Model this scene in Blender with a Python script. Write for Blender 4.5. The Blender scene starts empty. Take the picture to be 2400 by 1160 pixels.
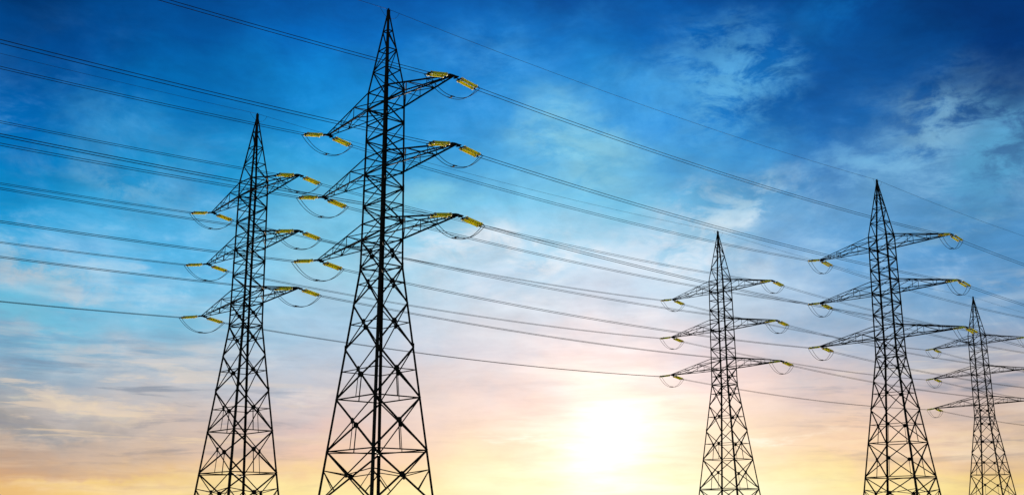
import bpy, math, random
from mathutils import Vector, Matrix
random.seed(7)
R = math.radians
sc = bpy.context.scene
col = sc.collection

# ------------------------------------------------------------------ camera
FPX, PITCH, ROLL = 2664.63, 0.2408, 0.0003      # focal length in photo pixels (2400 wide), pitch up, roll
CAMZ = 1.7
cam_d = bpy.data.cameras.new('camera')
cam = bpy.data.objects.new('camera', cam_d)
col.objects.link(cam)
cam_d.sensor_width = 36.0
cam_d.lens = 36.0 * FPX / 2400.0
cam_d.clip_start, cam_d.clip_end = 0.1, 20000
cam.matrix_world = Matrix.Translation((0, 0, CAMZ)) @ Matrix.Rotation(math.pi / 2 + PITCH, 4, 'X') @ Matrix.Rotation(-ROLL, 4, 'Z')
sc.camera = cam

# ------------------------------------------------------------------ colour management
sc.view_settings.view_transform = 'Standard'
sc.view_settings.look = 'None'
sc.view_settings.exposure = 0
sc.view_settings.gamma = 1


def lin(c):
    return tuple(((v / 255) / 12.92 if v / 255 <= 0.04045 else ((v / 255 + 0.055) / 1.055) ** 2.4) for v in c)


def sky_dir(px, py):
    """azimuth and elevation (radians) of the direction seen at a photo position: where in the real sky it lies"""
    x, zc = (px - 1200) / FPX, (580 - py) / FPX
    y = math.cos(PITCH) - zc * math.sin(PITCH)
    z = math.sin(PITCH) + zc * math.cos(PITCH)
    return math.atan2(x, y), math.atan2(z, math.hypot(x, y))


SUN_AZ, SUN_EL = sky_dir(1425, 1012)

# ------------------------------------------------------------------ sky
w = bpy.data.worlds.new('World')
sc.world = w
w.use_nodes = True
nt = w.node_tree
nt.nodes.clear()
N, L = nt.nodes.new, nt.links.new


class S:
    """a node socket with arithmetic"""
    def __init__(self, s): self.s = s
    def __add__(self, o): return mth('ADD', self, o)
    def __radd__(self, o): return mth('ADD', o, self)
    def __sub__(self, o): return mth('SUBTRACT', self, o)
    def __rsub__(self, o): return mth('SUBTRACT', o, self)
    def __mul__(self, o): return mth('MULTIPLY', self, o)
    def __rmul__(self, o): return mth('MULTIPLY', o, self)
    def __truediv__(self, o): return mth('DIVIDE', self, o)


def plug(inp, v):
    if isinstance(v, S): L(v.s, inp)
    else: inp.default_value = v


def mth(op, a, b=None, c=None):
    n = N('ShaderNodeMath'); n.operation = op
    plug(n.inputs[0], a)
    if b is not None: plug(n.inputs[1], b)
    if c is not None: plug(n.inputs[2], c)
    return S(n.outputs[0])


def smooth(x, lo, hi, a=0.0, b=1.0):
    n = N('ShaderNodeMapRange'); n.interpolation_type = 'SMOOTHSTEP'
    plug(n.inputs[0], x)
    n.inputs[1].default_value, n.inputs[2].default_value = lo, hi
    n.inputs[3].default_value, n.inputs[4].default_value = a, b
    return S(n.outputs[0])


def vec(x, y, z):
    n = N('ShaderNodeCombineXYZ')
    for i, v in enumerate((x, y, z)): plug(n.inputs[i], v)
    return S(n.outputs[0])


def noise(v, scale, detail=6, rough=.55, dist=0.0):
    n = N('ShaderNodeTexNoise')
    L(v.s, n.inputs['Vector'])
    n.inputs['Scale'].default_value = scale
    n.inputs['Detail'].default_value = detail
    n.inputs['Roughness'].default_value = rough
    n.inputs['Distortion'].default_value = dist
    return S(n.outputs['Fac'])


def mixc(f, a, b, mode='MIX'):
    n = N('ShaderNodeMix'); n.data_type = 'RGBA'; n.blend_type = mode
    plug(n.inputs[0], f)
    for i, v in ((6, a), (7, b)):
        if isinstance(v, S): L(v.s, n.inputs[i])
        else: n.inputs[i].default_value = (*v, 1)
    return S(n.outputs[2])


def ramp(x, stops, interp='LINEAR'):
    n = N('ShaderNodeValToRGB'); cr = n.color_ramp
    cr.interpolation = interp
    stops = sorted(stops, key=lambda s: s[0])
    while len(cr.elements) < len(stops): cr.elements.new(.5)
    for e, (p, c) in zip(cr.elements, stops): e.position = p
    for e, (p, c) in zip(cr.elements, stops): e.position = p; e.color = (*c, 1)
    plug(n.inputs[0], x)
    return S(n.outputs[0])


tc = N('ShaderNodeTexCoord')
sep = N('ShaderNodeSeparateXYZ')
L(tc.outputs['Generated'], sep.inputs[0])
dx, dy, dz = (S(sep.outputs[i]) for i in range(3))
D = S(tc.outputs['Generated'])
AZ = mth('ARCTAN2', dx, dy)
EL = mth('ARCSINE', dz)

# cloud-layer coordinates: a flat deck overhead, so that streaks crowd together towards the horizon
den = mth('MAXIMUM', dz, 0.0) + 0.14
deck = vec(dx / den, dy / den, 0.0)
flat = vec(AZ * 1.0, EL * 6.5, 1.7)           # long flat streaks for the low banks
puff = vec(AZ * 1.0, EL * 1.6, 4.2)

wa = noise(vec(AZ, EL * 1.5, 3.0), 9.0, 5, .6)
wb = noise(vec(AZ, EL * 1.5, 9.0), 9.0, 5, .6)
AZW = AZ + (wa - .5) * .16
ELW = EL + (wb - .5) * .085

# broad colours of the dusk sky: bearing by height
XS = [0, 400, 800, 1180, 1420, 1640, 2000, 2400]
YS = [-60, 100, 200, 290, 380, 470, 560, 650, 740, 830, 920, 1000, 1070, 1120, 1160]
GRID = [
 [(0,50,106),(0,70,138),(0,88,160),(0,102,176),(0,124,192),(24,146,204),(58,164,214),(92,182,220),(114,190,218),(122,170,198),(154,166,176),(164,158,152),(186,158,138),(208,164,124),(230,186,120)],
 [(0,66,136),(0,86,160),(0,106,178),(12,124,190),(22,144,204),(50,158,212),(80,174,222),(104,186,226),(126,190,220),(150,184,206),(180,188,198),(198,184,176),(212,186,164),(228,190,144),(248,216,138)],
 [(0,74,150),(0,102,184),(10,126,200),(24,142,210),(52,160,216),(88,180,221),(122,195,226),(152,205,228),(168,202,226),(184,200,218),(200,196,202),(222,194,186),(240,202,176),(248,212,158),(251,230,164)],
 [(0,74,150),(14,112,190),(34,133,204),(50,148,213),(80,170,222),(116,191,226),(160,206,230),(192,213,231),(206,213,224),(220,211,216),(244,214,202),(253,222,196),(255,226,188),(255,236,188),(255,244,196)],
 [(0,64,138),(8,106,184),(30,131,202),(62,152,214),(88,172,220),(112,190,226),(165,205,228),(196,213,230),(212,212,222),(240,216,212),(252,228,208),(255,244,214),(255,247,216),(255,247,206),(255,247,202)],
 [(0,64,136),(0,100,181),(14,120,198),(16,126,206),(60,152,215),(98,175,219),(155,200,226),(184,208,228),(198,208,222),(222,206,210),(246,214,202),(255,226,194),(255,228,188),(255,238,192),(255,246,202)],
 [(0,64,134),(0,80,152),(4,84,156),(18,98,170),(62,124,182),(90,150,199),(90,156,208),(94,158,209),(130,171,206),(176,184,200),(216,194,188),(236,202,176),(244,204,168),(250,220,156),(252,230,160)],
 [(0,46,102),(0,52,114),(18,74,134),(54,100,150),(66,122,168),(74,136,186),(80,146,200),(90,150,200),(114,156,194),(154,166,186),(188,174,174),(210,184,162),(222,188,146),(234,200,132),(240,210,136)],
]
EMIN, EMAX = -.02, .50


def column(i):
    stops = []
    for y, c in zip(YS, GRID[i]):
        e = sky_dir(XS[i], y)[1]
        stops.append(((e - EMIN) / (EMAX - EMIN), lin(c)))
    return ramp((ELW - EMIN) / (EMAX - EMIN), stops)


azs = [sky_dir(x, 580)[0] for x in XS]
base = column(0)
for i in range(1, len(XS)):
    base = mixc(smooth(AZW, azs[i - 1], azs[i]), base, column(i))


def blob(px, py, rx, ry, tilt, soft=1.0):
    """soft mask round a bearing of the sky, frayed by the same turbulence as the clouds"""
    a, e = sky_dir(px, py)
    u, v = AZW - a, ELW - e
    ct, st = math.cos(R(tilt)), math.sin(R(tilt))
    p = (u * ct + v * st) / (rx / FPX)
    q = (v * ct - u * st) / (ry / FPX)
    r = mth('SQRT', p * p + q * q)
    return smooth(r, 1.0, 1.0 - soft)


n_puff = noise(puff, 11.0, 9, .62, .35)
n_fine = noise(puff, 26.0, 8, .6, .3)
n_deck = noise(deck, 1.5, 9, .6, .25)
n_flat = noise(flat, 9.0, 8, .58, .3)
n_flat2 = noise(vec(AZ, EL * 7.5, 7.7), 14.0, 9, .62, .35)

n_cum = noise(vec(AZ, EL * 2.0, 6.1), 22.0, 10, .66, .4)
sky = base
# (bearing given by px, py ; half-size rx, ry ; tilt ; softness ; colour ; strength ; which cloud texture breaks it up)
BL = [
 (1700, 215, 210, 140, 20, 1, (96,178,228), .80, n_cum),
 (1540, 230, 160, 90, 0, 1, (70,162,226), .75, n_puff),
 (1330, 350, 200, 120, -30, 1, (120,196,226), .60, n_puff),
 (1360, 370, 180, 110, -30, 1, (150,212,230), .50, n_cum),
 (1130, 190, 160, 110, 30, 1, (70,156,220), .55, n_cum),
 (1230, 130, 190, 90, 20, 1, (56,148,220), .55, n_puff),
 (1950, 40, 160, 60, 10, 1, (5,105,180), .60, n_puff),
 (1650, 530, 280, 80, 14, 1, (206,222,236), .60, n_cum),
 (1740, 480, 170, 60, 15, 1, (166,210,232), .55, n_cum),
 (1600, 600, 220, 60, 0, 1, (222,228,236), .75, n_cum),
 (1760, 520, 120, 30, 10, 1, (206,224,234), .70, n_cum),
 (2160, 330, 220, 110, 18, 1, (108,166,204), .65, n_cum),
 (2150, 310, 130, 60, 20, 1, (130,182,212), .60, n_cum),
 (2350, 370, 120, 110, 50, 1, (88,164,206), .80, n_cum),
 (2250, 240, 280, 50, 14, 1, (66,106,150), .55, n_puff),
 (2300, 110, 330, 110, 10, 1, (0,50,114), .35, n_deck),
 (1960, 190, 240, 60, 22, 1, (0,76,152), .50, n_deck),
 (300, 290, 160, 90, -15, 1, (58,146,204), .60, n_puff),
 (270, 440, 130, 40, -8, 1, (120,182,218), .60, n_cum),
 (500, 500, 160, 70, -10, 1, (135,195,226), .60, n_puff),
 (110, 655, 190, 46, -6, 1, (186,198,208), .90, n_cum),
 (60, 590, 120, 30, -6, 1, (170,198,214), .70, n_cum),
 (250, 620, 160, 45, -10, 1, (104,170,216), .60, n_deck),
 (60, 800, 220, 40, 2, 1, (100,144,184), .85, n_flat),
 (330, 850, 330, 50, -4, 1, (204,202,202), .75, n_flat2),
 (60, 940, 170, 9, -6, 1, (214,206,184), .45, n_flat2),
 (250, 968, 170, 8, -7, 1, (224,208,178), .45, n_flat2),
 (330, 995, 120, 8, -3, 1, (220,200,176), .55, n_flat2),
 (80, 975, 220, 14, -4, 1, (148,154,160), .45, n_flat),
 (100, 1014, 240, 18, 0, 1, (112,128,144), .80, n_flat),
 (110, 890, 170, 26, 0, .9, (120,150,178), .75, n_flat),
 (700, 925, 130, 20, 0, .9, (230,216,208), .75, n_flat2),
 (630, 932, 120, 15, 5, .9, (158,168,190), .60, n_flat),
 (1230, 600, 250, 52, -6, 1, (226,230,236), .80, n_cum),
 (1180, 690, 220, 36, -4, 1, (222,224,232), .60, n_cum),
 (1010, 460, 160, 60, 20, 1, (142,210,228), .70, n_puff),
 (1050, 590, 140, 40, 0, 1, (214,224,234), .70, n_cum),
 (2230, 600, 330, 60, 6, 1, (80,144,196), .60, n_deck),
 (2230, 530, 200, 26, 6, 1, (136,180,206), .55, n_cum),
 (2330, 655, 120, 12, 4, 1, (150,172,192), .60, n_cum),
 (1800, 1030, 160, 14, 0, .9, (255,240,218), .85, n_flat2),
 (1250, 1030, 180, 14, -3, .9, (255,246,222), .85, n_flat2),
 (2150, 1050, 260, 20, 3, .9, (246,224,184), .60, n_flat2),
 (160, 1138, 180, 10, 4, .9, (240,204,128), .80, n_flat2),
]
for px, py, rx, ry, tl, so, c, st, nz in BL:
    m = blob(px, py, rx * 1.35, ry * 1.5, tl, so) * smooth(nz, .38, .60) * st
    sky = mixc(m, sky, lin(c))

# wisps everywhere: paler and darker flecks of the cloud sheet, finer and flatter low down; thinner before the sun
low = smooth(EL, .30, .10)
hi = smooth(EL, .24, .37)
side = smooth(mth('ABSOLUTE', AZ - SUN_AZ + .03), .10, .36, .25, 1.0)
lite = smooth(n_puff, .50, .76) * (1 - low) * (.36 - hi * .30) + smooth(n_flat, .46, .72) * low * .45 * side
dark = smooth(n_deck, .52, .30) * (1 - low) * .26 + smooth(n_flat2, .54, .30) * low * .28 * side
lite_c = ramp((EL - EMIN) / (EMAX - EMIN), [(.06, lin((250, 222, 182))), (.20, lin((238, 216, 200))), (.40, lin((206, 222, 232))), (.62, lin((120, 188, 228))), (.95, lin((10, 110, 190)))])
dark_c = ramp((EL - EMIN) / (EMAX - EMIN), [(.06, lin((190, 154, 124))), (.20, lin((150, 150, 160))), (.40, lin((104, 148, 188))), (.62, lin((36, 110, 176))), (.95, lin((0, 52, 114)))])
sky = mixc(lite, sky, lite_c)
sky = mixc(dark, sky, dark_c)

band = noise(vec(AZ + EL * .9, EL * 8.5, 1.1), 9.0, 9, .62, .4)
wide = smooth(EL, .035, .07) * smooth(EL, .185, .11) * smooth(mth('ABSOLUTE', AZ - SUN_AZ + .05), .14, .34, .15, 1.0)
sky = mixc(smooth(band, .53, .68) * wide * .62, sky, ramp((EL - EMIN) / (EMAX - EMIN), [(.10, lin((150, 136, 132))), (.24, lin((122, 134, 152))), (.42, lin((108, 150, 186)))]))
sky = mixc(smooth(band, .47, .36) * wide * .50, sky, ramp((EL - EMIN) / (EMAX - EMIN), [(.10, lin((248, 212, 158))), (.24, lin((234, 212, 186))), (.42, lin((206, 214, 220)))]))
relief = noise(vec(AZ, EL * 1.9, 2.2), 8.0, 10, .66, .5)
relief2 = noise(vec(AZ + EL * .4, EL * 2.6, 8.8), 24.0, 8, .64, .3)
amp = smooth(EL, .10, .24, .10, .30)
fac = (smooth(relief, .30, .70, -.5, .5) * .75 + smooth(relief2, .30, .70, -.5, .5) * .40) * amp + 1.04
rl = N('ShaderNodeVectorMath'); rl.operation = 'SCALE'
L(sky.s, rl.inputs[0]); plug(rl.inputs['Scale'], fac)
sky = S(rl.outputs[0])
pale = smooth(relief, .50, .74) * smooth(relief2, .40, .62) * smooth(EL, .07, .17) * smooth(EL, .40, .27) * .55
sky = mixc(pale, sky, lite_c)
# aureole: sunlight scattered forward by the thin cloud before the low sun
sd = Vector((math.sin(SUN_AZ) * math.cos(SUN_EL), math.cos(SUN_AZ) * math.cos(SUN_EL), math.sin(SUN_EL)))
vm = N('ShaderNodeVectorMath'); vm.operation = 'DOT_PRODUCT'
L(D.s, vm.inputs[0]); vm.inputs[1].default_value = sd
ang = mth('ARCCOSINE', mth('MINIMUM', S(vm.outputs['Value']), 1.0))
veil = noise(vec(AZ, EL * 2.2, 5.5), 14.0, 6, .55, .2) * .7 + .65
bands = smooth(n_flat, .36, .66, .55, 1.35) * smooth(n_flat2, .36, .64, .75, 1.2)      # cloud bars across the glow
g1 = mth('EXPONENT', ang * ang * (-1 / (.040 ** 2))) * .18
g2 = mth('EXPONENT', ang * (-1 / .056)) * .42 * veil * bands
g3 = mth('EXPONENT', ang * (-1 / .14)) * .05 * veil
for g, c in ((g1, (1, 1, 1)), (g2, (.9, .95, .92)), (g3, (1, .80, .55))):
    n = N('ShaderNodeVectorMath'); n.operation = 'SCALE'
    n.inputs[0].default_value = c; plug(n.inputs['Scale'], g)
    sky = mixc(1.0, sky, S(n.outputs[0]), 'ADD')

# the rest of the dome, away from the dusk glow, is a clear physical sky
ns = N('ShaderNodeTexSky'); ns.sky_type = 'NISHITA'
ns.sun_disc = False
ns.sun_elevation, ns.sun_rotation = SUN_EL, SUN_AZ
sc1 = N('ShaderNodeVectorMath'); sc1.operation = 'SCALE'
L(ns.outputs[0], sc1.inputs[0]); sc1.inputs['Scale'].default_value = .15
away = mth('MAXIMUM', smooth(EL, .48, .80), smooth(mth('ABSOLUTE', AZ), .60, 1.2))
sky = mixc(away, sky, S(sc1.outputs[0]))
bg = N('ShaderNodeBackground'); bg.inputs['Strength'].default_value = 1.0
L(sky.s, bg.inputs['Color'])
wo = N('ShaderNodeOutputWorld')
L(bg.outputs[0], wo.inputs['Surface'])

# ------------------------------------------------------------------ sun
sl = bpy.data.lights.new('sun', 'SUN')
sl.energy, sl.angle, sl.color = 5.0, R(.5), (1, .86, .66)
so = bpy.data.objects.new('sun', sl)
col.objects.link(so)
so.location = (0, 0, 80)
so.rotation_euler = (-sd).to_track_quat('-Z', 'Y').to_euler()


# ------------------------------------------------------------------ materials
def mat(name, base, rough=.6, metal=0.0, var=.25, scale=3.0, spec=.4):
    m = bpy.data.materials.new(name); m.use_nodes = True
    t = m.node_tree; b = t.nodes['Principled BSDF']
    b.inputs['Roughness'].default_value = rough
    b.inputs['Metallic'].default_value = metal
    b.inputs['Specular IOR Level'].default_value = spec
    g = t.nodes.new('ShaderNodeNewGeometry')
    nz = t.nodes.new('ShaderNodeTexNoise'); nz.inputs['Scale'].default_value = scale; nz.inputs['Detail'].default_value = 5
    t.links.new(g.outputs['Position'], nz.inputs['Vector'])
    r = t.nodes.new('ShaderNodeValToRGB')
    r.color_ramp.elements[0].color = (*[c * (1 - var) for c in base], 1); r.color_ramp.elements[0].position = .3
    r.color_ramp.elements[1].color = (*[c * (1 + var) for c in base], 1); r.color_ramp.elements[1].position = .7
    t.links.new(nz.outputs['Fac'], r.inputs[0]); t.links.new(r.outputs[0], b.inputs['Base Color'])
    return m, t, b, r


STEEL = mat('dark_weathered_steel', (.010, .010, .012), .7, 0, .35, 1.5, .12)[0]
WIRE = mat('weathered_conductor', (.035, .035, .038), .8, 0, .2, .4, .1)[0]
FITTING = mat('dark_galvanised_fitting', (.02, .02, .022), .7, 0, .3, 8, .15)[0]
CONCRETE = mat('footing_concrete', (.32, .31, .29), .9, 0, .2, 4)[0]
CAPM, t, b, rr = mat('pale_yellow_end_cap', (.98, .88, .38), .5, 0, .06, 9, .3)
b.inputs['Subsurface Weight'].default_value = 1.0
b.inputs['Subsurface Radius'].default_value = (1, .9, .6)
b.inputs['Subsurface Scale'].default_value = 1.0
b.inputs['Subsurface Anisotropy'].default_value = .8
GLZ, t, b, rr = mat('yellow_glazed_insulator', (.98, .76, .10), .5, 0, .05, 7, .08)
b.inputs['Subsurface Weight'].default_value = 1.0
b.inputs['Subsurface Radius'].default_value = (1, .8, .25)
b.inputs['Subsurface Scale'].default_value = 1.0
b.inputs['Subsurface Anisotropy'].default_value = .8
SOIL, t, b, rr = mat('dry_field_grass', (.075, .085, .035), .95, 0, .45, .35, .1)
bp = t.nodes.new('ShaderNodeBump'); bp.inputs['Strength'].default_value = .6; bp.inputs['Distance'].default_value = .15
nz = t.nodes.new('ShaderNodeTexNoise'); nz.inputs['Scale'].default_value = 6; nz.inputs['Detail'].default_value = 8
g = t.nodes.new('ShaderNodeNewGeometry'); t.links.new(g.outputs['Position'], nz.inputs['Vector'])
t.links.new(nz.outputs['Fac'], bp.inputs['Height']); t.links.new(bp.outputs[0], b.inputs['Normal'])


# ------------------------------------------------------------------ mesh helpers
class MB:
    """collects members, plates, tubes; build() links them as one mesh object"""
    def __init__(self): self.v, self.f, self.sm = [], [], False

    def prism(self, A, B, e1, e2, prof):
        i = len(self.v); n = len(prof)
        for P in (A, B):
            self.v += [P + e1 * p + e2 * q for p, q in prof]
        for k in range(n):
            self.f.append((i + k, i + (k + 1) % n, i + n + (k + 1) % n, i + n + k))
        self.f.append(tuple(i + n - 1 - k for k in range(n)))
        self.f.append(tuple(i + n + k for k in range(n)))

    def angle(self, A, B, s, out, t=None, off=None):
        """steel angle from A to B, one flange in the face whose outward normal is `out`, the other pointing inward"""
        A, B, out = Vector(A), Vector(B), Vector(out)
        s = s * 1.07
        t = t or max(.010, s * .12)
        d = (B - A).normalized()
        e2 = -(out - d * out.dot(d)).normalized()
        e1 = d.cross(e2)
        o = e2 * (random.uniform(.004, .03) if off is None else off) - e1 * (s / 2)
        self.prism(A + o, B + o, e1, e2, [(0, 0), (s, 0), (s, t), (t, t), (t, s), (0, s)])

    def corner(self, A, B, s, a1, a2, t=.014):
        """corner leg: both flanges run along the two tower faces"""
        A, B = Vector(A), Vector(B)
        self.prism(A, B, Vector(a1), Vector(a2), [(0, 0), (s, 0), (s, t), (t, t), (t, s), (0, s)])

    def plate(self, C, out, r, th=.02, n=8, off=0.0):
        C, out = Vector(C), Vector(out).normalized()
        e1 = out.orthogonal().normalized() if abs(out.z) > .9 else Vector((0, 0, 1)).cross(out).normalized()
        e2 = out.cross(e1)
        prof = [(r * math.cos(2 * math.pi * (k + .5) / n), r * math.sin(2 * math.pi * (k + .5) / n)) for k in range(n)]
        A = C - out * (th / 2 + off)
        self.prism(A, A + out * th, e1, e2, prof)

    def box(self, C, hx, hy, hz, ax=Vector((1, 0, 0)), ay=Vector((0, 1, 0))):
        az = ax.cross(ay)
        C = Vector(C)
        self.prism(C - az * hz, C + az * hz, ax, ay, [(-hx, -hy), (hx, -hy), (hx, hy), (-hx, hy)])

    def tube(self, pts, r, n=8, caps=True):
        pts = [Vector(p) for p in pts]
        i0 = len(self.v)
        rr = r if isinstance(r, (list, tuple)) else [r] * len(pts)
        for k, p in enumerate(pts):
            d = (pts[min(k + 1, len(pts) - 1)] - pts[max(k - 1, 0)]).normalized()
            up = Vector((0, 0, 1)) if abs(d.z) < .95 else Vector((1, 0, 0))
            s = d.cross(up).normalized(); u = s.cross(d)
            self.v += [p + (s * math.cos(2 * math.pi * j / n) + u * math.sin(2 * math.pi * j / n)) * rr[k] for j in range(n)]
        for k in range(len(pts) - 1):
            for j in range(n):
                a, b_ = i0 + k * n + j, i0 + k * n + (j + 1) % n
                self.f.append((a, b_, b_ + n, a + n))
        if caps:
            self.f.append(tuple(i0 + n - 1 - j for j in range(n)))
            e = i0 + (len(pts) - 1) * n
            self.f.append(tuple(e + j for j in range(n)))
        self.sm = True

    def build(self, name, m, parent=None):
        me = bpy.data.meshes.new(name)
        me.from_pydata([tuple(v) for v in self.v], [], self.f)
        me.materials.append(m)
        if self.sm:
            me.polygons.foreach_set('use_smooth', [len(p.vertices) == 4 for p in me.polygons])
        o = bpy.data.objects.new(name, me)
        col.objects.link(o)
        if parent: o.parent = parent
        return o


def tag(o, label, cat, group=None, kind=None):
    if label: o['label'] = label
    if cat: o['category'] = cat
    if group: o['group'] = group
    if kind: o['kind'] = kind
    return o


def empty(name, loc=(0, 0, 0), rz=0.0):
    o = bpy.data.objects.new(name, None)
    o.empty_display_size = .5
    col.objects.link(o)
    o.location = loc; o.rotation_euler = (0, 0, rz)
    return o


def copy_tree(o, parent=None):
    c = o.copy(); col.objects.link(c)
    if parent: c.parent = parent
    for ch in list(KIDS.get(o.name, [])) or [k for k in o.children]:
        copy_tree(ch, c)
    return c


KIDS = {}

# ------------------------------------------------------------------ where the five pylons stand (metres, camera at the origin)
YAW = .8597
TW = {1: (-9.367, 79.515, 0.0, .0030), 2: (-23.839, 100.48, -.563, -.0059), 3: (41.385, 123.43, .060, -.0064),
      4: (26.987, 144.317, -.503, -.0086), 5: (77.772, 188.269, -.461, .0179)}
SPAN = 67.1
LINE = Vector((math.sin(YAW), math.cos(YAW), 0))


# ------------------------------------------------------------------ ground
def ground_z(x, y):
    num = den_ = 0.0
    for px, py, pz, k in [(0, 0, 0, 1), (-62, 37, 0, 1), (-77, 58, -.3, 1), (95, 170, -1, 1), (132, 235, -2.2, 1)] + [(t[0], t[1], t[2], 1) for t in TW.values()]:
        d2 = (x - px) ** 2 + (y - py) ** 2 + 1e-3
        num += pz / d2 ** 1.5; den_ += 1 / d2 ** 1.5
    z = num / den_
    return z


def build_ground():
    rings = [0, 3, 8, 15, 25, 38, 52, 66, 80, 94, 108, 122, 136, 150, 165, 180, 200, 225, 260, 320, 420, 600, 1000, 2000, 5000, 9000]
    seg = 96
    v, f = [], []
    for i, r in enumerate(rings):
        for k in range(seg if i else 1):
            a = 2 * math.pi * k / seg
            x, y = r * math.cos(a) + (30 if False else 0), r * math.sin(a)
            v.append((x, y, ground_z(x, y)))
    for k in range(seg):
        f.append((0, 1 + k, 1 + (k + 1) % seg))
    for i in range(1, len(rings) - 1):
        a0, b0 = 1 + (i - 1) * seg, 1 + i * seg
        for k in range(seg):
            f.append((a0 + k, b0 + k, b0 + (k + 1) % seg, a0 + (k + 1) % seg))
    me = bpy.data.meshes.new('ground'); me.from_pydata(v, [], f); me.materials.append(SOIL)
    me.polygons.foreach_set('use_smooth', [True] * len(me.polygons))
    o = bpy.data.objects.new('ground', me); col.objects.link(o)
    return tag(o, 'dry grass field the pylons stand on', 'ground', kind='structure')


build_ground()

# ------------------------------------------------------------------ pylon: heights above its base
ZL = {'r1': 36.311, 'r2': 34.745, 'r3': 33.091, 'u1': 31.465, 'l1': 30.163, 'a': 28.884, 'b': 27.663, 'u2': 26.382, 'l2': 25.10,
      'c': 23.854, 'd': 22.624, 'u3': 21.354, 'l3': 20.075, 'w': 18.053, 'p1': 15.383, 'p2': 12.216, 'p3': 8.696, 'p4': 5.104, 'p5': 1.5}
ZL = {k: v + CAMZ for k, v in ZL.items()}
APEX = 38.0 + CAMZ
ARM = {1: 8.094, 2: 8.467, 3: 8.766}
KX, KY = 1.3156 ** -.5, 1.3156 ** .5          # the shaft is wider along the arms than along the line


def half(z):
    zu, zw, zb = ZL['u1'], ZL['w'], ZL['p4']
    if z >= zu: return .05 + (1.018 - .05) * (APEX - z) / (APEX - zu)
    if z >= zw: return 1.018 + (1.145 - 1.018) * (zu - z) / (zu - zw)
    return 1.145 + (2.56 - 1.145) * (zw - z) / (zw - zb)


CORN = {'R': (1, -1), 'N': (-1, -1), 'L': (-1, 1), 'F': (1, 1)}      # local x runs along the line, local -y is the side nearest the road of the viewer
FACES = [('N', 'R', (0, -1, 0)), ('L', 'F', (0, 1, 0)), ('F', 'R', (1, 0, 0)), ('L', 'N', (-1, 0, 0))]


def cp(c, z):
    h = half(z); return Vector((CORN[c][0] * h * KX, CORN[c][1] * h * KY, z))


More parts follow.
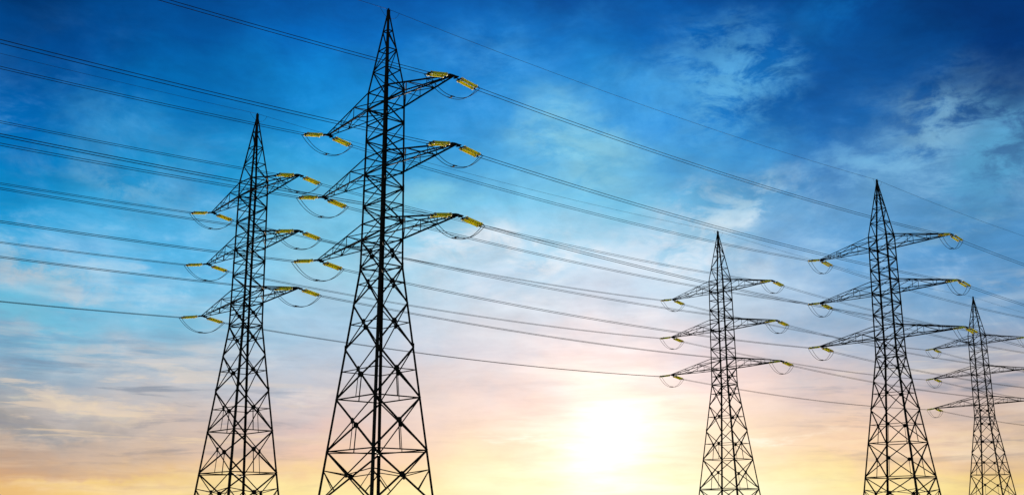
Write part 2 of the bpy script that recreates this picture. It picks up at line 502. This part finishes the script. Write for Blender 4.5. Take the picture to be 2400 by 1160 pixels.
def make_pylon():
    root = empty('lattice_pylon')
    kids = []
    # legs and their footings
    for c, (sx, sy) in CORN.items():
        m = MB()
        for z0, z1, s in ((-.05, ZL['p4'], .18), (ZL['p4'], ZL['w'], .17), (ZL['w'], ZL['u1'], .155)):
            m.corner(cp(c, z0), cp(c, z1), s, (-sx, 0, 0), (0, -sy, 0))
        for zz in ('p2', 'w', 'c'):                                    # splice plates
            P = cp(c, ZL[zz])
            m.box(P + Vector((-sx * .07, sy * .006, -.0)), .075, .008, .28)
            m.box(P + Vector((sx * .006, -sy * .07, -.0)), .008, .075, .28)
        leg = m.build('leg', STEEL, root); kids.append(leg)
        f = MB(); q = cp(c, 0); f.prism(Vector((q.x, q.y, -.7)), Vector((q.x, q.y, .22)), Vector((1, 0, 0)), Vector((0, 1, 0)),
                                        [(.38 * math.cos(a * math.pi / 8), .38 * math.sin(a * math.pi / 8)) for a in range(16)])
        ft = f.build('footing', CONCRETE, root); kids.append(ft)
    # pointed peak
    m = MB()
    for c, (sx, sy) in CORN.items():
        m.corner(cp(c, ZL['u1']), Vector((sx * .05, sy * .05, APEX)), .135, (-sx, 0, 0), (0, -sy, 0), .012)
    m.box((0, 0, APEX - .12), .10, .10, .2)
    m.box((0, 0, APEX + .1), .03, .07, .10)
    lv = ['r1', 'r2', 'r3', 'u1']
    for P, Q, n in FACES:
        for k, l in enumerate(lv[:-1]):
            m.angle(cp(P, ZL[l]), cp(Q, ZL[l]), .06, n)
        for k in range(3):
            lo, hi = lv[k + 1], lv[k]
            odd = (k % 2 == 0)                                          # r1 node on the L side, r2 on the R side, ...
            rs = P if P in 'R' else (Q if Q == 'R' else ('N' if 'N' in (P, Q) else 'F'))
            ls = Q if rs == P else P
            a_, b_ = (ls, rs) if odd else (rs, ls)
            m.angle(cp(a_, ZL[hi]), cp(b_, ZL[lo]), .065, n)
    kids.append(m.build('peak', STEEL, root))
    # the four lattice faces
    seq = ['u1', 'l1', 'a', 'b', 'u2', 'l2', 'c', 'd', 'u3', 'l3']
    for P, Q, n in FACES:
        m = MB(); nv = Vector(n); plates = []
        rs = 'R' if 'R' in (P, Q) else ('N' if 'N' in (P, Q) else 'F')
        ls = Q if rs == P else P
        for k, l in enumerate(seq):
            m.angle(cp(P, ZL[l]), cp(Q, ZL[l]), .07, n)
            if k < len(seq) - 1:
                lo = seq[k + 1]
                a_, b_ = (rs, ls) if k % 2 == 0 else (ls, rs)
                m.angle(cp(a_, ZL[l]), cp(b_, ZL[lo]), .078, n)
                m.plate(cp(a_, ZL[l]) + (cp(b_, ZL[l]) - cp(a_, ZL[l])).normalized() * .12, n, .13, .012, 8, .05)

        def xpanel(top, bot, s, mid, hz, hang):
            A, B, C, E = cp(P, ZL[top]), cp(Q, ZL[top]), cp(P, ZL[bot]), cp(Q, ZL[bot])
            wt, wbm = half(ZL[top]), half(ZL[bot])
            fr = wt / (wt + wbm)
            X = A.lerp(E, fr)
            m.angle(A, E, s, n, off=.006); m.angle(B, C, s, n, off=.03)
            plates.append((X - nv * .02, 0.22 if s > .085 else .20))
            zx = X.z
            if mid: m.angle(cp(P, zx), cp(Q, zx), .055, n, off=.055)
            if hz: m.angle(C, E, .075, n, off=.045)
            if hang:
                for U, V in ((A, E), (B, C)):
                    pass
                m.angle(X, C.lerp(E, .5), .055, n, off=.06)
            return X, A, B, C, E

        xpanel('l3', 'w', .08, True, True, False)
        xpanel('w', 'p1', .085, True, False, False)
        xpanel('p1', 'p2', .09, True, False, False)
        xpanel('p2', 'p3', .095, True, True, True)
        xpanel('p3', 'p4', .10, False, True, True)
        X, A, B, C, E = xpanel('p4', 'p5', .10, False, False, False)
        zq = ZL['p4'] - (ZL['p4'] - X.z) * .78
        for c_, foot in ((P, C), (Q, E)):
            K = cp(c_, zq)
            m.angle(K, X, .06, n, off=.05)
            m.angle(K, X.lerp(foot, .5), .06, n, off=.055)
        face = m.build('lattice_face', STEEL, root); kids.append(face)
        KIDS.setdefault(face.name, [])
        for Xp, r in plates:
            g_ = MB(); g_.plate(Xp, n, r, .022, 8)
            go = g_.build('gusset_plate', STEEL, face); KIDS[face.name].append(go)
    # plan bracing, one frame per level
    for l in ('p4', 'w', 'l1', 'l2', 'l3'):
        m = MB(); z = ZL[l] - .09
        for c1, c2 in (('L', 'R'), ('N', 'F')):
            m.angle(cp(c1, z), cp(c2, z), .065, (0, 0, 1), off=.01 if c1 == 'L' else .03)
        m.plate((0, 0, z - .03), (0, 0, 1), .12, .02)
        kids.append(m.build('plan_bracing', STEEL, root))
    # six cross arms
    for k in (1, 2, 3):
        for side in (-1, 1):                                           # -1: arm on the R/N side
            c1, c2 = ('N', 'R') if side < 0 else ('L', 'F')
            zu, zl = ZL[f'u{k}'], ZL[f'l{k}']
            tip = Vector((0, side * ARM[k], zl))
            m = MB(); up = Vector((0, 0, 1))
            P_ = {}
            for c in (c1, c2):
                sx = CORN[c][0]
                U, Lw = cp(c, zu), cp(c, zl)
                tp = tip + Vector((sx * .10, 0, 0))
                m.angle(U, tp + Vector((0, 0, .10)), .085, (sx, 0, .3), off=0)
                m.angle(Lw, tp, .085, (sx, 0, -.3), off=0)
                P_[c] = [(U.lerp(tp + Vector((0, 0, .10)), q), Lw.lerp(tp, q)) for q in (0, .33, .64, .82)]
                for q in (1, 2, 3):
                    m.angle(P_[c][q][0], P_[c][q][1], .055, (sx, 0, 0))
                m.angle(P_[c][1][0], P_[c][0][1], .055, (sx, 0, 0))
                m.angle(P_[c][1][0], P_[c][2][1], .055, (sx, 0, 0))
            for q in (1, 2, 3):
                m.angle(P_[c1][q][1], P_[c2][q][1], .05, (0, 0, -1))
                m.angle(P_[c1][q][0], P_[c2][q][0], .05, (0, 0, 1))
            m.angle(P_[c2][0][1], P_[c1][1][1], .055, (0, 0, -1))
            m.angle(P_[c1][1][1], P_[c2][2][1], .055, (0, 0, -1))
            m.angle(P_[c2][0][0], P_[c1][1][0], .05, (0, 0, 1))
            arm = m.build('cross_arm', STEEL, root); kids.append(arm)
            tpn = MB()
            tpn.box(tip + Vector((0, side * .02, .05)), .36, .13, .022)
            tpn.box(tip + Vector((0, -side * .10, .06)), .16, .18, .06)
            for s2 in (-1, 1):
                tpn.box(tip + Vector((s2 * .32, 0, -.0)), .07, .24, .03)
            tp_o = tpn.build('tip_bracket', FITTING, arm)
            KIDS[arm.name] = [tp_o]
    KIDS[root.name] = kids
    return root


bpy.context.view_layer.update()
PNAME = {1: 'tallest pylon', 2: 'second-tallest pylon', 3: 'third-tallest pylon', 4: 'fourth-tallest pylon', 5: 'smallest pylon'}
PLAB = {1: 'tallest black steel lattice pylon, nearest the viewer, its peak close to the top edge',
        2: 'black lattice pylon at far left, second tallest, partly behind the tallest one',
        3: 'black lattice pylon right of centre whose lowest right arm overlaps the smallest pylon',
        4: 'black lattice pylon standing just right of the glowing sun',
        5: 'smallest black lattice pylon, its right arms cut by the right edge'}


def fixname(root):
    pass


p0 = make_pylon()
pyl = {}
for t_, (x, y, z, ry) in TW.items():
    o = p0 if t_ == 1 else copy_tree(p0)
    o.location = (x, y, z)
    o.rotation_euler = (0, 0, math.pi / 2 - (YAW + ry))
    tag(o, PLAB[t_], 'pylon', 'lattice pylons of the two parallel power lines')
    pyl[t_] = o

# ------------------------------------------------------------------ insulators, jumper loops
OUT, DROP, HS = 2.12, .34, .215          # reach of an insulator set along the line, its droop, half spacing of the twin wires


def make_insulator(sg):
    """strain insulator set at an arm tip (origin), pulling along local x * sg: two ribbed rods between two yokes"""
    root = empty('insulator_set')
    kids = []
    A, B = Vector((sg * .28, 0, -.02)), Vector((sg * OUT, 0, -DROP))
    at = lambda q: A.lerp(B, q)
    d = (B - A).normalized(); Yv = Vector((0, 1, 0)); Zv = d.cross(Yv)
    m = MB()
    m.tube([at(0), at(.15)], .035, 6)
    m.box(at(0.0), .09, .05, .03, d, Yv)
    kids.append(m.build('link', FITTING, root))
    for q0, q1 in ((.14, .19), (.925, .975)):
        m = MB(); m.box(at((q0 + q1) / 2), .05, HS + .10, .018, d, Yv)
        kids.append(m.build('yoke_plate', FITTING, root))
    for s in (-1, 1):
        m = MB(); o = Yv * (s * HS)
        P, Q = at(.23), at(.90)
        n_sh = 13
        pts, rad = [], []
        for k in range(n_sh):
            for dq, r in ((0, .094), (.30, .096), (.45, .113), (.60, .114), (.85, .096)):
                pts.append(P.lerp(Q, (k + dq) / n_sh) + o); rad.append(r)
        m.tube(pts, rad, 12)
        rod = m.build('insulator_rod', GLZ, root); kids.append(rod)
        KIDS[rod.name] = []
        for e, f_ in ((.195, .245), (.885, .925)):
            c = MB(); c.tube([at(e) + o, at(e + .006) + o, at(f_ - .006) + o, at(f_) + o], [.09, .132, .132, .09], 12)
            KIDS[rod.name].append(c.build('end_cap', CAPM, rod))
        c = MB(); c.tube([at(.96) + o, at(1.0) + o, at(1.05) + o], [.04, .04, .025], 8)
        kids.append(c.build('wire_clamp', FITTING, root))
    KIDS[root.name] = kids
    return root


def make_jumper():
    """twin loop that carries the current under an arm tip from one insulator set to the other"""
    root = empty('jumper_loop')
    kids = []
    X0 = OUT + .12
    for s in (-1, 1):
        m = MB(); pts = []
        for k in range(29):
            q = -1 + 2 * k / 28
            x = X0 * q
            z = -(DROP + .03) - 1.18 * (1 - abs(q) ** 2.3)
            y = s * (HS - .045 * (1 - q * q))
            pts.append((x, y, z))
        m.tube(pts, .021, 8)
        kids.append(m.build('wire', WIRE, root))
    m = MB(); zb = -(DROP + .03) - 1.18
    m.box((-.1, 0, zb), .035, HS - .03, .03)
    for s in (-1, 1): m.tube([(-.27, s * (HS - .045), zb + .012), (.07, s * (HS - .045), zb + .012)], .038, 8)
    kids.append(m.build('spacer_clamp', FITTING, root))
    KIDS[root.name] = kids
    return root


LEVEL = {1: 'top', 2: 'middle', 3: 'lowest'}
SIDE = {-1: 'right', 1: 'left'}          # local -y shows on the right in the photo
DIRN = {-1: 'left', 1: 'right'}
protoI = {1: make_insulator(1), -1: make_insulator(-1)}
protoJ = make_jumper()
used = set()


def frame(t_):
    x, y, z, ry = TW[t_]
    return Matrix.Translation((x, y, z)) @ Matrix.Rotation(math.pi / 2 - (YAW + ry), 4, 'Z')


for t_ in TW:
    M = frame(t_); rz = math.pi / 2 - (YAW + TW[t_][3])
    for k in (1, 2, 3):
        for side in (-1, 1):
            tip = M @ Vector((0, side * ARM[k], ZL[f'l{k}']))
            for dr in (-1, 1):
                pr = protoI[dr]
                o = pr if pr.name not in used else copy_tree(pr)
                used.add(pr.name)
                o.location = tip; o.rotation_euler = (0, 0, rz)
                tag(o, f'yellow insulator set {DIRN[dr]} of the {LEVEL[k]} {SIDE[side]} arm tip on the {PNAME[t_]}', 'insulator', 'yellow insulator sets at the arm tips')
            o = protoJ if protoJ.name not in used else copy_tree(protoJ)
            used.add(protoJ.name)
            o.location = tip; o.rotation_euler = (0, 0, rz)
            tag(o, f'twin wire loop hanging under the {LEVEL[k]} {SIDE[side]} arm tip of the {PNAME[t_]}', 'wire loop', 'jumper loops under the arm tips')


# ------------------------------------------------------------------ conductors
def end_point(t_, k, side, dr, s, vt=0):
    """end of one wire at an insulator set; vt shifts to where the next pylon outside the picture stands"""
    P = frame(t_) @ Vector((dr * OUT, side * ARM[k] + s * HS, ZL[f'l{k}'] - DROP))
    return P


def catenary(A, B, sag, n):
    pts = []
    for i in range(n + 1):
        q = i / n
        p = A.lerp(B, q); p.z -= 4 * sag * q * (1 - q)
        pts.append(p)
    return pts


def conductor(t0, t1, k, side, sag, label, r=.021):
    mid = None
    ends = []
    for s in (-1, 1):
        if t0 and t1:
            A, B = end_point(t0, k, side, 1, s), end_point(t1, k, side, -1, s)
        elif t1:
            B = end_point(t1, k, side, -1, s); A = B - LINE * (SPAN - 2 * OUT)
        else:
            A = end_point(t0, k, side, 1, s); B = A + LINE * (SPAN - 2 * OUT)
        ends.append((A, B))
    org = (ends[0][0] + ends[1][0]) / 2
    root = empty('twin_conductor', org)
    for A, B in ends:
        m = MB()
        m.tube([p - org for p in catenary(A, B, sag + random.uniform(-.015, .015), 48)], r, 8)
        m.build('wire', WIRE, root)
    tag(root, label, 'power line', 'twin conductors strung between the pylons')


for k in (1, 2, 3):
    for side in (-1, 1):
        a = f'{LEVEL[k]} {SIDE[side]} arm'
        conductor(None, 1, k, side, .70, f'twin wires from the left edge to the {a} of the {PNAME[1]}')
        conductor(None, 2, k, side, .70, f'twin wires from the left edge to the {a} of the {PNAME[2]}')
        conductor(1, 3, k, side, .72, f'twin wires from {a} of the {PNAME[1]} to the {PNAME[3]}')
        conductor(2, 4, k, side, .72, f'twin wires from {a} of the {PNAME[2]} to the {PNAME[4]}')
        conductor(4, 5, k, side, .72, f'twin wires from {a} of the {PNAME[4]} to the {PNAME[5]}')
        conductor(3, None, k, side, .72, f'twin wires from {a} of the {PNAME[3]} to the right edge')
        conductor(5, None, k, side, .72, f'twin wires from {a} of the {PNAME[5]} to the right edge')


def earth(t0, t1, sag, label):
    top = lambda t_: frame(t_) @ Vector((0, 0, APEX + .12))
    if t0 and t1: A, B = top(t0), top(t1)
    elif t1: B = top(t1); A = B - LINE * SPAN
    else: A = top(t0); B = A + LINE * SPAN
    m = MB(); m.tube(catenary(A, B, sag, 48), .013, 6)
    o = m.build('earth_wire', WIRE)
    tag(o, label, 'power line', 'single earth wires along the pylon peaks')


earth(None, 1, .6, 'thin single wire from the top edge down to the tallest pylon peak')
earth(None, 2, .5, 'thin single wire from the left edge to the second-tallest pylon peak')
earth(1, 3, .7, 'thin single wire between the peaks of the tallest and third-tallest pylons')
earth(2, 4, .7, 'thin single wire between the peaks of the second-tallest and fourth-tallest pylons')
earth(4, 5, .7, 'thin single wire between the peaks of the fourth-tallest and smallest pylons')
earth(3, None, .7, 'thin single wire from the third-tallest pylon peak to the right edge')
earth(5, None, .7, 'thin single wire from the smallest pylon peak to the right edge')

for t_ in TW:                                                           # short bonding loop under each peak
    m = MB()
    m.tube([(-.78, 0, .10), (-.62, 0, -.12), (-.40, .02, -.36), (-.08, .08, -.52), (.30, .06, -.56), (.62, .03, -.46), (.85, 0, -.2), (.98, 0, .07)], .011, 6)
    o = m.build('bonding_loop', WIRE)
    o.matrix_world = frame(t_) @ Matrix.Translation((0, 0, APEX))
    tag(o, f'small wire loop under the earth wire at the peak of the {PNAME[t_]}', 'wire loop', 'bonding loops at the pylon peaks')

bpy.context.view_layer.update()
